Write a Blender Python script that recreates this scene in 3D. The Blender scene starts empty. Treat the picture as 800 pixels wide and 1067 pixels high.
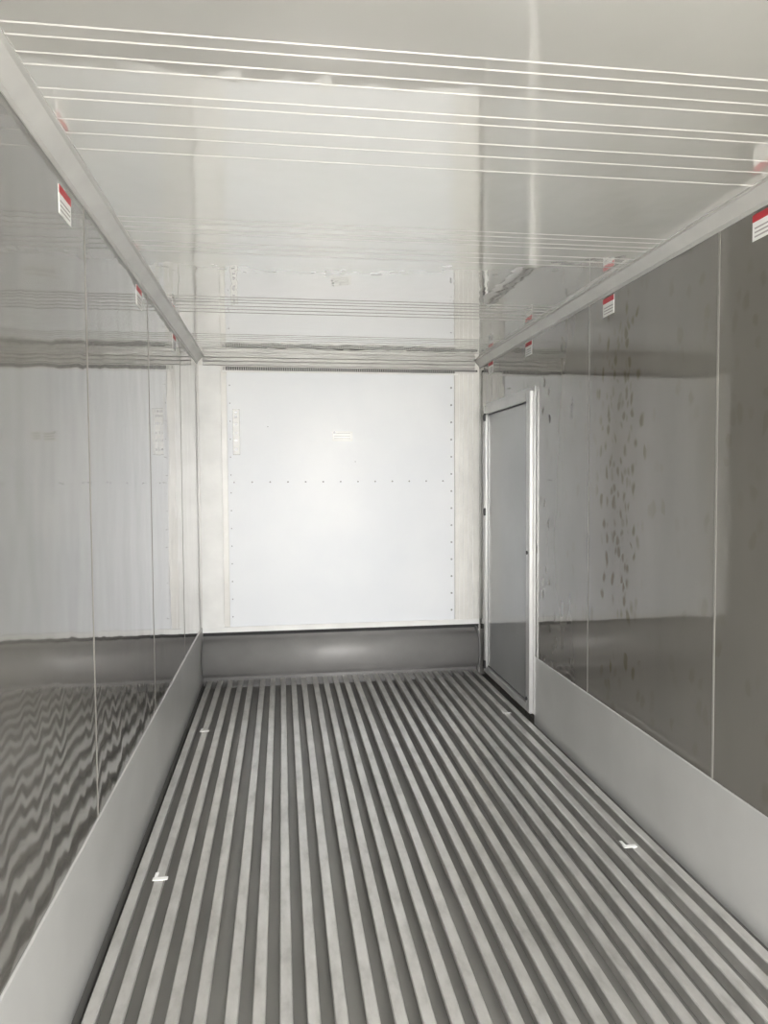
import bpy, bmesh, random
from math import *
from mathutils import Matrix, Vector
random.seed(4)
W=1.145; YB=5.903; H=2.5705; Y0=-0.55
KH=0.419; TT=0.044
sc=bpy.context.scene
sc.view_settings.view_transform='Standard'

# ------------------------------------------------------------ materials
def new_mat(name):
    m=bpy.data.materials.new(name); m.use_nodes=True
    nt=m.node_tree; b=nt.nodes['Principled BSDF']
    return m,nt,b
def N(nt,t,**k):
    n=nt.nodes.new(t)
    for a,v in k.items():
        if a in ('op',): n.operation=v
        else: setattr(n,a,v)
    return n
def coords(nt,scale=(1,1,1)):
    tc=N(nt,'ShaderNodeTexCoord'); mp=N(nt,'ShaderNodeMapping')
    mp.inputs['Scale'].default_value=scale
    nt.links.new(tc.outputs['Object'],mp.inputs['Vector'])
    return mp.outputs['Vector']
def noise(nt,vec,scale,detail=2,rough=.5):
    n=N(nt,'ShaderNodeTexNoise'); n.inputs['Scale'].default_value=scale
    n.inputs['Detail'].default_value=detail; n.inputs['Roughness'].default_value=rough
    nt.links.new(vec,n.inputs['Vector']); return n.outputs['Fac']
def math(nt,op,a,b=None):
    n=N(nt,'ShaderNodeMath',op=op)
    for i,x in enumerate((a,b)):
        if x is None: continue
        if isinstance(x,(int,float)): n.inputs[i].default_value=x
        else: nt.links.new(x,n.inputs[i])
    return n.outputs[0]
def mrange(nt,x,a,b,c=0,d=1):
    mr=N(nt,'ShaderNodeMapRange'); nt.links.new(x,mr.inputs['Value'])
    for k,v in zip(('From Min','From Max','To Min','To Max'),(a,b,c,d)): mr.inputs[k].default_value=v
    return mr.outputs[0]
def ramp(nt,fac,stops):
    r=N(nt,'ShaderNodeValToRGB'); e=r.color_ramp.elements
    e[0].position=stops[0][0]; e[0].color=(*stops[0][1],1)
    e[1].position=stops[-1][0]; e[1].color=(*stops[-1][1],1)
    for p,c in stops[1:-1]:
        x=e.new(p); x.color=(*c,1)
    nt.links.new(fac,r.inputs['Fac']); return r.outputs['Color']
def bump(nt,b,h,dist,strength=1,prev=None):
    n=N(nt,'ShaderNodeBump'); n.inputs['Strength'].default_value=strength
    n.inputs['Distance'].default_value=dist
    nt.links.new(h,n.inputs['Height'])
    if prev is not None: nt.links.new(prev,n.inputs['Normal'])
    nt.links.new(n.outputs['Normal'],b.inputs['Normal'])
    if b.inputs['Coat Weight'].default_value>0: nt.links.new(n.outputs['Normal'],b.inputs['Coat Normal'])
    return n.outputs['Normal']
def simple(name,col,rough=.5,metal=0,var=.06,nscale=6,bumpd=0,bscale=(1,1,1),bs=2,spec=.5,coat=0):
    m,nt,b=new_mat(name)
    v=coords(nt)
    f=noise(nt,v,nscale,4)
    c0=tuple(c*(1-var) for c in col); c1=tuple(min(1,c*(1+var)) for c in col)
    nt.links.new(ramp(nt,f,[(.3,c0),(.7,c1)]),b.inputs['Base Color'])
    b.inputs['Roughness'].default_value=rough; b.inputs['Metallic'].default_value=metal
    b.inputs['Specular IOR Level'].default_value=spec
    b.inputs['Coat Weight'].default_value=coat
    b.inputs['Coat Roughness'].default_value=.05
    if bumpd: bump(nt,b,noise(nt,coords(nt,bscale),bs,1),bumpd)
    return m

def wall_mat(name,stain=False,wave=.009,fine=.0009,k=1.0):
    m,nt,b=new_mat(name)
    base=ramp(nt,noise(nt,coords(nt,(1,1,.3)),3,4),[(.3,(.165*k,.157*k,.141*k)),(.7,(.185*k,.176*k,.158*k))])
    b.inputs['Metallic'].default_value=0.28
    b.inputs['Coat Weight'].default_value=1
    b.inputs['Roughness'].default_value=.06
    if stain:
        tc=N(nt,'ShaderNodeTexCoord'); sp=N(nt,'ShaderNodeSeparateXYZ'); nt.links.new(tc.outputs['Object'],sp.inputs[0])
        def band(out,c,w):
            return mrange(nt,math(nt,'ABSOLUTE',math(nt,'SUBTRACT',out,c)),w*.2,w,1,0)
        mk=math(nt,'MULTIPLY',band(sp.outputs['Y'],3.36,.27),band(sp.outputs['Z'],1.75,1.35))
        nz=N(nt,'ShaderNodeTexNoise'); nz.inputs['Scale'].default_value=9; nt.links.new(coords(nt),nz.inputs['Vector'])
        va=N(nt,'ShaderNodeVectorMath'); va.operation='MULTIPLY_ADD'
        nt.links.new(nz.outputs['Color'],va.inputs[0]); va.inputs[1].default_value=(0,.06,.06); nt.links.new(coords(nt,(0,1.0,.6)),va.inputs[2])
        vo=N(nt,'ShaderNodeTexVoronoi'); vo.inputs['Scale'].default_value=24
        nt.links.new(va.outputs[0],vo.inputs['Vector'])
        sc2=N(nt,'ShaderNodeSeparateColor'); nt.links.new(vo.outputs['Color'],sc2.inputs[0])
        dots=mrange(nt,vo.outputs['Distance'],.62,.28,0,1)
        on=mrange(nt,math(nt,'SUBTRACT',mk,sc2.outputs[0]),-.15,.15,0,1)
        mm0=math(nt,'MULTIPLY',math(nt,'MULTIPLY',dots,on),.72)
        hz=math(nt,'MULTIPLY',math(nt,'MULTIPLY',noise(nt,coords(nt,(1,1.2,.6)),5,3,.6),mk),.45)
        mmx=math(nt,'MAXIMUM',mm0,hz)
        mx=N(nt,'ShaderNodeMixRGB'); nt.links.new(mmx,mx.inputs['Fac']); nt.links.new(base,mx.inputs['Color1'])
        mx.inputs['Color2'].default_value=(.058,.046,.026,1)
        base=mx.outputs['Color']
        nt.links.new(math(nt,'MULTIPLY',math(nt,'SUBTRACT',1,mmx),.28),b.inputs['Metallic'])
        nt.links.new(mrange(nt,mmx,0,.8,.5,.1),b.inputs['Specular IOR Level'])
        nt.links.new(math(nt,'SUBTRACT',1,mmx),b.inputs['Coat Weight'])
    else: b.inputs['Specular IOR Level'].default_value=.5
    nt.links.new(base,b.inputs['Base Color'])
    b.inputs['Coat Roughness'].default_value=.03; b.inputs['Coat IOR'].default_value=1.3
    n1=bump(nt,b,noise(nt,coords(nt,(1,1.0,.35)),2.2,1),wave)
    bump(nt,b,noise(nt,coords(nt,(1,1,.6)),7,1),fine,prev=n1)
    return m
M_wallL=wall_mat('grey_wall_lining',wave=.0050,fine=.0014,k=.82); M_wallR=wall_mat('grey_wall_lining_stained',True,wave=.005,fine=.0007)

m,nt,b=new_mat('ceiling_lining'); M_ceil=m
nt.links.new(ramp(nt,noise(nt,coords(nt),2,3),[(.3,(.74,.73,.695)),(.7,(.765,.755,.72))]),b.inputs['Base Color'])
b.inputs['Metallic'].default_value=.47
b.inputs['Roughness'].default_value=.035; b.inputs['Specular IOR Level'].default_value=.8
b.inputs['Coat Weight'].default_value=1; b.inputs['Coat Roughness'].default_value=.02; b.inputs['Coat IOR'].default_value=1.65
n1=bump(nt,b,noise(nt,coords(nt,(1.6,.8,1)),2.0,1),.0012)
bump(nt,b,noise(nt,coords(nt,(1.3,1,1)),9,1),.0008,prev=n1)

m,nt,b=new_mat('bulkhead_white_panel'); M_panel=m
base=ramp(nt,noise(nt,coords(nt),1.3,3),[(.3,(.76,.785,.82)),(.7,(.83,.845,.865))])
nt.links.new(base,b.inputs['Base Color'])
b.inputs['Roughness'].default_value=.36
b.inputs['Specular IOR Level'].default_value=.35
bump(nt,b,noise(nt,coords(nt),1.6,1),.012)

M_alu=simple('aluminium_trim',(.50,.50,.49),.3,.4)
M_trim=simple('ceiling_trim_paint',(.43,.425,.405),.25,.0)
M_kick=simple('scuff_plate_aluminium',(.49,.49,.475),.3,.25,nscale=3,bumpd=.003,bscale=(1,.6,.6))
M_dark=simple('dark_gap',(.03,.03,.03),.8)
M_edge_gap=simple('floor_edge_gap_shade',(.09,.088,.083),.6)  # dark colour standing in for the shade in the gap beside the scuff plate
M_rubber=simple('black_fitting',(.015,.015,.017),.5)
M_bull=simple('baffle_grey',(.27,.265,.26),.5,.2)
M_white=simple('white_paint',(.78,.78,.765),.3)
M_cream=simple('cream_corner_lining',(.72,.71,.68),.25)
M_seam=simple('joint_bead',(.23,.22,.20),.3)
M_rivet=simple('rivet_metal',(.28,.28,.29),.4,.5)
M_grille=simple('grille_slats',(.35,.35,.34),.4,.3)
M_red=simple('label_red',(.42,.03,.04),.5)
M_label=simple('label_white',(.78,.78,.76),.5)
M_ink=simple('label_ink',(.35,.33,.33),.6)
M_door=simple('door_skin',(.34,.345,.345),.14,.3,nscale=2,bumpd=.004,bscale=(1,1,.4))
M_tab=simple('bright_clip',(.9,.9,.88),.3)

m,nt,b=new_mat('aluminium_t_floor'); M_floor=m
c1=ramp(nt,noise(nt,coords(nt,(3,1.2,1)),4,4,.65),[(.3,(.46,.453,.43)),(.5,(.60,.59,.565)),(.7,(.68,.67,.645))])
nt.links.new(c1,b.inputs['Base Color'])
b.inputs['Roughness'].default_value=.28
b.inputs['Metallic'].default_value=.6
M_floorbase=simple('floor_channel',(.25,.244,.23),.4,.3,nscale=3,var=.1)
M_ground=simple('yard_concrete',(.55,.54,.51),.85,nscale=3,var=.15)

# ------------------------------------------------------------ mesh helpers
class B:
    def __init__(s): s.bm=bmesh.new(); s.mats=[]
    def mi(s,m):
        if m not in s.mats: s.mats.append(m)
        return s.mats.index(m)
    def box(s,a,c,m,bev=0):
        vs=bmesh.ops.create_cube(s.bm,size=1)['verts']
        for v in vs:
            v.co=Vector([ (a[i]+c[i])/2+v.co[i]*(c[i]-a[i]) for i in range(3)])
        fs=set(f for v in vs for f in v.link_faces)
        k=s.mi(m)
        for f in fs: f.material_index=k
        if bev:
            es=list(set(e for v in vs for e in v.link_edges))
            bmesh.ops.bevel(s.bm,geom=es,offset=bev,segments=2,affect='EDGES',material=k)
    def prof(s,pts,axis,a0,a1,m,closed=True,smooth=False):
        def mk(p,t):
            c=list(p); c.insert(axis,t); return Vector(c)
        v0=[s.bm.verts.new(mk(p,a0)) for p in pts]; v1=[s.bm.verts.new(mk(p,a1)) for p in pts]
        k=s.mi(m); n=len(pts)
        for i in range(n if closed else n-1):
            f=s.bm.faces.new([v0[i],v0[(i+1)%n],v1[(i+1)%n],v1[i]]); f.material_index=k; f.smooth=smooth
        if closed:
            for vv in (v0,v1):
                f=s.bm.faces.new(vv); f.material_index=k
    def cyl(s,c,r,d,axis,m,seg=12,r2=None):
        res=bmesh.ops.create_cone(s.bm,cap_ends=True,segments=seg,radius1=r,radius2=r if r2 is None else r2,depth=d)
        vs=res['verts']
        R={'x':Matrix.Rotation(pi/2,4,'Y'),'y':Matrix.Rotation(pi/2,4,'X'),'z':Matrix.Identity(4)}[axis]
        bmesh.ops.transform(s.bm,matrix=Matrix.Translation(c)@R,verts=vs)
        k=s.mi(m)
        for f in set(f for v in vs for f in v.link_faces): f.material_index=k
    def done(s,name,parent=None):
        bmesh.ops.recalc_face_normals(s.bm,faces=s.bm.faces)
        me=bpy.data.meshes.new(name); s.bm.to_mesh(me); s.bm.free()
        for m in s.mats: me.materials.append(m)
        o=bpy.data.objects.new(name,me); sc.collection.objects.link(o)
        if parent: o.parent=parent
        return o

# ------------------------------------------------------------ shell
def seam(b,s,y,m):
    x=s*W
    b.prof([(x,y-.007),(x-s*.0016,y-.004),(x-s*.0016,y+.004),(x,y+.007)],2,KH,H-.03,m)
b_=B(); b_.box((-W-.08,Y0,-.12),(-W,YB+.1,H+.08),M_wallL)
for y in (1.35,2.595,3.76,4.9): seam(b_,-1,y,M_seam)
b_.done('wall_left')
b_=B(); b_.box((W,Y0,-.12),(W+.08,YB+.1,H+.08),M_wallR)
for y in (1.4,2.56,3.72): seam(b_,1,y,M_seam)
b_.done('wall_right')
b_=B(); b_.box((-W,YB,-.12),(W,YB+.1,H+.08),M_cream); b_.done('wall_back')
b_=B(); b_.box((-W-.08,Y0,H),(W+.08,YB+.1,H+.1),M_ceil)
grpA=[0,.045,.11,.16,.265,.31,.42,.50,.60]
def rib(y):
    b_.prof([(y-.006,H),(y-.003,H-.0022),(y+.003,H-.0022),(y+.006,H)],0,-W+.05,W-.05,M_ceil)
for g in grpA: rib(.45+g)
for g in grpA: rib(1.69+g)
for g in (0,.05,.11,.16,.27,.33,.40): rib(2.84+g)
for g in (0,.06,.12,.2,.28,.36): rib(4.0+g)
for g in (0,.06,.12,.2,.28,.36,.44,.54): rib(5.0+g)
b_.done('ceiling')

# floor: base plate and T-section rails in joined extrusions of five
b_=B(); b_.box((-W,Y0,-.12),(W,YB,-.062),M_floorbase)
NB=27; gapj=.011; pitch=(2*W-.05-5*gapj)/NB
for i in range(NB):
    x=-W+.025+pitch*(i+.5)+gapj*((i)//5)
    w=.020
    b_.prof([(x-w,-.004),(x-w+.003,0),(x+w-.003,0),(x+w,-.004),(x+w,-.009),(x+.005,-.012),(x+.005,-.062),(x-.005,-.062),(x-.005,-.012),(x-w,-.009)],1,Y0,YB-.07,M_floor)
b_.done('floor')

def kick(s,name,y0,y1):
    b=B(); x=s*W
    b.prof([(x,.0-.06),(x-s*.006,-.06),(x-s*.006,KH-.004),(x-s*.003,KH),(x,KH)],1,y0,y1,M_kick)
    b.prof([(x-s*.006,-.06),(x-s*.022,-.06),(x-s*.022,-.045),(x-s*.006,-.03)],1,y0,y1,M_edge_gap)  # strip painted dark as the shaded gap before the first rail
    return b.done(name)
kick(-1,'baseboard_left',Y0,YB-.01); kick(1,'baseboard_right',Y0,4.54)

def trim(s,name):
    b=B(); x=s*W
    b.prof([(x,H),(x,H-TT-.016),(x-s*.004,H-TT-.016),(x-s*.006,H-TT),(x-s*.010,H-TT+.003),(x-s*(TT-.006),H-.012),(x-s*TT,H-.006),(x-s*(TT+.014),H-.004),(x-s*(TT+.014),H)],1,Y0,YB-.01,M_trim)
    return b.done(name)
trim(-1,'trim_1'); trim(1,'trim_2')
b_=B()
b_.prof([(YB,H),(YB-.05,H),(YB-.05,H-.006),(YB-.03,H-.012),(YB-.03,H-.026),(YB-.036,H-.028),(YB-.036,H-.034),(YB-.018,H-.040),(YB-.018,H-.058),(YB-.024,H-.060),(YB-.024,H-.066),(YB,H-.068)],0,-W+TT,W-TT,M_trim)
b_.done('trim_3')

# ------------------------------------------------------------ rear bulkhead
root=bpy.data.objects.new('refrigeration_bulkhead',None); sc.collection.objects.link(root)
yp=YB-.018
b_=B()
b_.box((-.918,yp,1.580),(.926,YB,2.450),M_panel,.003)
b_.box((-.918,yp,.418),(.926,YB,1.576),M_panel,.003)
b_.box((-.918,yp-.002,1.560),(.926,yp+.002,1.596),M_panel,.001)
b_.done('panel_sheet',root)
b_=B()
for i in range(13): b_.cyl((-.87+i*.1415,yp-.004,1.578),.007,.006,'y',M_rivet)
for i in range(14):
    z=.5+i*.142
    if abs(z-1.578)<.04: continue
    b_.cyl((-.895,yp-.002,z),.005,.006,'y',M_rivet); b_.cyl((.90,yp-.002,z),.008,.006,'y',M_rivet)
for x,z in ((-.6,2.02),(.1,1.74)): b_.cyl((x,yp-.002,z),.004,.006,'y',M_rivet)
b_.done('rivets',root)
b_=B()
b_.box((-W+.012,YB-.022,.40),(-.965,YB,2.50),M_white,.004)
b_.box((-.962,YB-.012,.40),(-.921,YB,2.50),M_cream,.002)
b_.box((.93,YB-.020,.40),(W-.02,YB,2.48),M_cream,.004)
for x in (.965,1.0,1.04,1.08): b_.box((x,YB-.026,.42),(x+.006,YB-.018,2.46),M_white,.001)
b_.done('corner_strips',root)
b_=B()
b_.box((-.95,YB-.012,2.466),(W-.02,YB,2.495),M_dark)
for i in range(120):
    x=-.945+i*.0172
    b_.box((x,YB-.02,2.466),(x+.006,YB-.010,2.493),M_grille)
b_.box((-.95,YB-.024,2.450),(.96,YB-.004,2.464),M_white,.002)
b_.done('air_outlet_grille',root)
b_=B()
b_.box((-W+.01,YB-.03,.376),(W-.01,YB,.418),M_white,.003)
b_.box((-W+.01,YB-.012,.33),(W-.01,YB,.376),M_dark)
b_.done('sill',root)
b_=B()
b_.box((-.872,yp-.012,1.80),(-.824,yp,2.155),M_white,.002)
b_.box((-.876,yp-.003,1.795),(-.820,yp-.001,2.16),M_grille)
for z in (1.83,1.90,1.96,2.03,2.09,2.125): b_.box((-.860,yp-.014,z),(-.838,yp-.010,z+.018),M_rivet)
b_.done('vent_plate',root)
b_=B()
b_.box((-.085,yp-.004,1.905),(.080,yp,1.985),M_white,.001)
for z in (1.925,1.945,1.965): b_.box((-.07,yp-.0055,z),(.06,yp-.003,z+.005),M_grille)
b_.cyl((-.07,yp-.005,1.975),.01,.006,'y',M_rivet)
b_.done('data_plate',root)

b_=B()
pts=[(YB-.002,-.062),(YB-.065,-.062),(YB-.065,.012)]
for i in range(17):
    a=-pi/2+pi*i/16*.86+.2
    pts.append((YB-.045-.095*cos(a),.172+.150*sin(a)))
pts+= [(YB-.02,.338),(YB-.02,.346),(YB-.002,.346)]
b_.prof(pts,0,-W+.012,W-.045,M_bull,smooth=True)
bl=b_.done('air_baffle')
b_=B()
b_.prof([(YB-.002,-.01),(YB-.10,-.01),(YB-.16,.10),(YB-.165,.22),(YB-.12,.33),(YB-.05,.36),(YB-.002,.36)],0,W-.043,W-.036,M_bull)
b_.done('end_plate',bl)

# ------------------------------------------------------------ side door
y0,y1,z0,z1=4.565,5.66,.03,2.165
b_=B()
fw=.075; px=.032; WD=W-.0025
def fr(a,c,m): b_.box(a,c,m,.004)
fr((W-px,y0,z0),(WD,y0+fw,z1),M_alu); fr((W-px,y1-fw*.7,z0),(WD,y1,z1),M_alu)
fr((W-px,y0+fw,z1-fw*.8),(WD,y1-fw*.7,z1),M_alu); fr((W-px,y0+fw,z0),(WD,y1-fw*.7,z0+.05),M_alu)
fr((W-.010,y0-.035,z0),(WD,y0-.002,z1+.03),M_alu); fr((W-.010,y0-.002,z1+.002),(WD,y1+.02,z1+.03),M_alu)
d=b_.done('door_1')
b_=B(); b_.box((W-.014,y0+fw+.012,z0+.062),(WD,y1-fw*.7-.012,z1-fw*.8-.012),M_door,.003)
b_.done('leaf',d)
b_=B()
b_.box((W-.012,y0+fw,z0+.05),(WD,y0+fw+.012,z1-fw*.8),M_rubber); b_.box((W-.012,y1-fw*.7-.012,z0+.05),(WD,y1-fw*.7,z1-fw*.8),M_rubber)
b_.box((W-.012,y0+fw,z1-fw*.8-.012),(WD,y1-fw*.7,z1-fw*.8),M_rubber)
b_.done('gasket',d)
b_=B()
for z in (.1,1.33,2.08):
    b_.box((W-px-.012,y1-.058,z-.025),(W-px+.002,y1-.02,z+.025),M_rubber,.004)
    b_.cyl((W-px-.008,y1-.06,z),.008,.06,'z',M_rubber)
for z in (.12,1.1): b_.cyl((W-px-.003,y0+.05,z),.012,.008,'x',M_rubber)
b_.done('hinges',d)

def label(s,y,z,w=.125,h=.09):
    b=B(); x=s*W; x1=x-s*.0015; x2=x-s*.0022
    lo,hi=sorted((x,x1)); b.box((lo,y,z),(hi,y+w,z+h),M_label)
    lo,hi=sorted((x1,x2)); b.box((lo,y,z+h*.72),(hi,y+w,z+h),M_red)
    for k in (.12,.28,.44):
        b.box((lo,y+w*.1,z+h*k),(hi,y+w*.9,z+h*(k+.06)),M_ink)
    b.done('warning_label')
label(1,2.24,2.41); label(1,3.43,2.41); label(1,4.62,2.41); label(1,5.5,2.42)
label(-1,2.31,2.39,.125,.085); label(-1,3.48,2.40); label(-1,4.6,2.40)

def clip(x,y):
    b=B(); b.box((x-.03,y-.012,0),(x+.03,y+.012,.003),M_tab,.001); b.box((x-.026,y+.012,0),(x-.012,y+.05,.0025),M_tab,.001)
    b.done('floor_clip')
for p in ((-.996,2.924),(.972,2.882),(1.0,4.694),(-1.001,4.652)): clip(*p)

b_=B(); b_.box((-30,-40,-.5),(30,Y0-.02,-.35),M_ground); b_.done('ground')

# ------------------------------------------------------------ light
w=bpy.data.worlds.new('overcast_sky'); sc.world=w; w.use_nodes=True
bg=w.node_tree.nodes['Background']; bg.inputs['Color'].default_value=(1,.99,.98,1); bg.inputs['Strength'].default_value=14.5
ld=bpy.data.lights.new('doorway_portal','AREA'); ld.shape='RECTANGLE'; ld.size=2*W; ld.size_y=H
lo=bpy.data.objects.new('doorway_portal',ld); sc.collection.objects.link(lo)
lo.location=(0,Y0,H/2); lo.rotation_euler=(pi/2,0,0)
ld.cycles.is_portal=True
sd=bpy.data.lights.new('bounce_fill_sun','SUN'); sd.energy=38; sd.angle=.05; sd.color=(1,.98,.94)  # added sun, aimed away from the doorway; its ground bounce brightens the ceiling
so=bpy.data.objects.new('bounce_fill_sun',sd); sc.collection.objects.link(so); so.rotation_euler=(-.6,0,0)

# ------------------------------------------------------------ camera
f,yw,p,r,cx,cz=754.33,.1403,-.0435,-.0062,-.4974,1.585
F=Vector((sin(yw)*cos(p),cos(yw)*cos(p),sin(p))); Rr=Vector((cos(yw),-sin(yw),0)); U=Rr.cross(F)
R2=Rr*cos(r)+U*sin(r); U2=-Rr*sin(r)+U*cos(r)
cam=bpy.data.cameras.new('camera'); co=bpy.data.objects.new('camera',cam); sc.collection.objects.link(co)
Mx=Matrix((( R2.x,U2.x,-F.x,cx),(R2.y,U2.y,-F.y,0),(R2.z,U2.z,-F.z,cz),(0,0,0,1)))
co.matrix_world=Mx
cam.sensor_fit='VERTICAL'; cam.sensor_height=24; cam.sensor_width=24; cam.lens=24*f/1067
cam.clip_start=.02
sc.camera=co
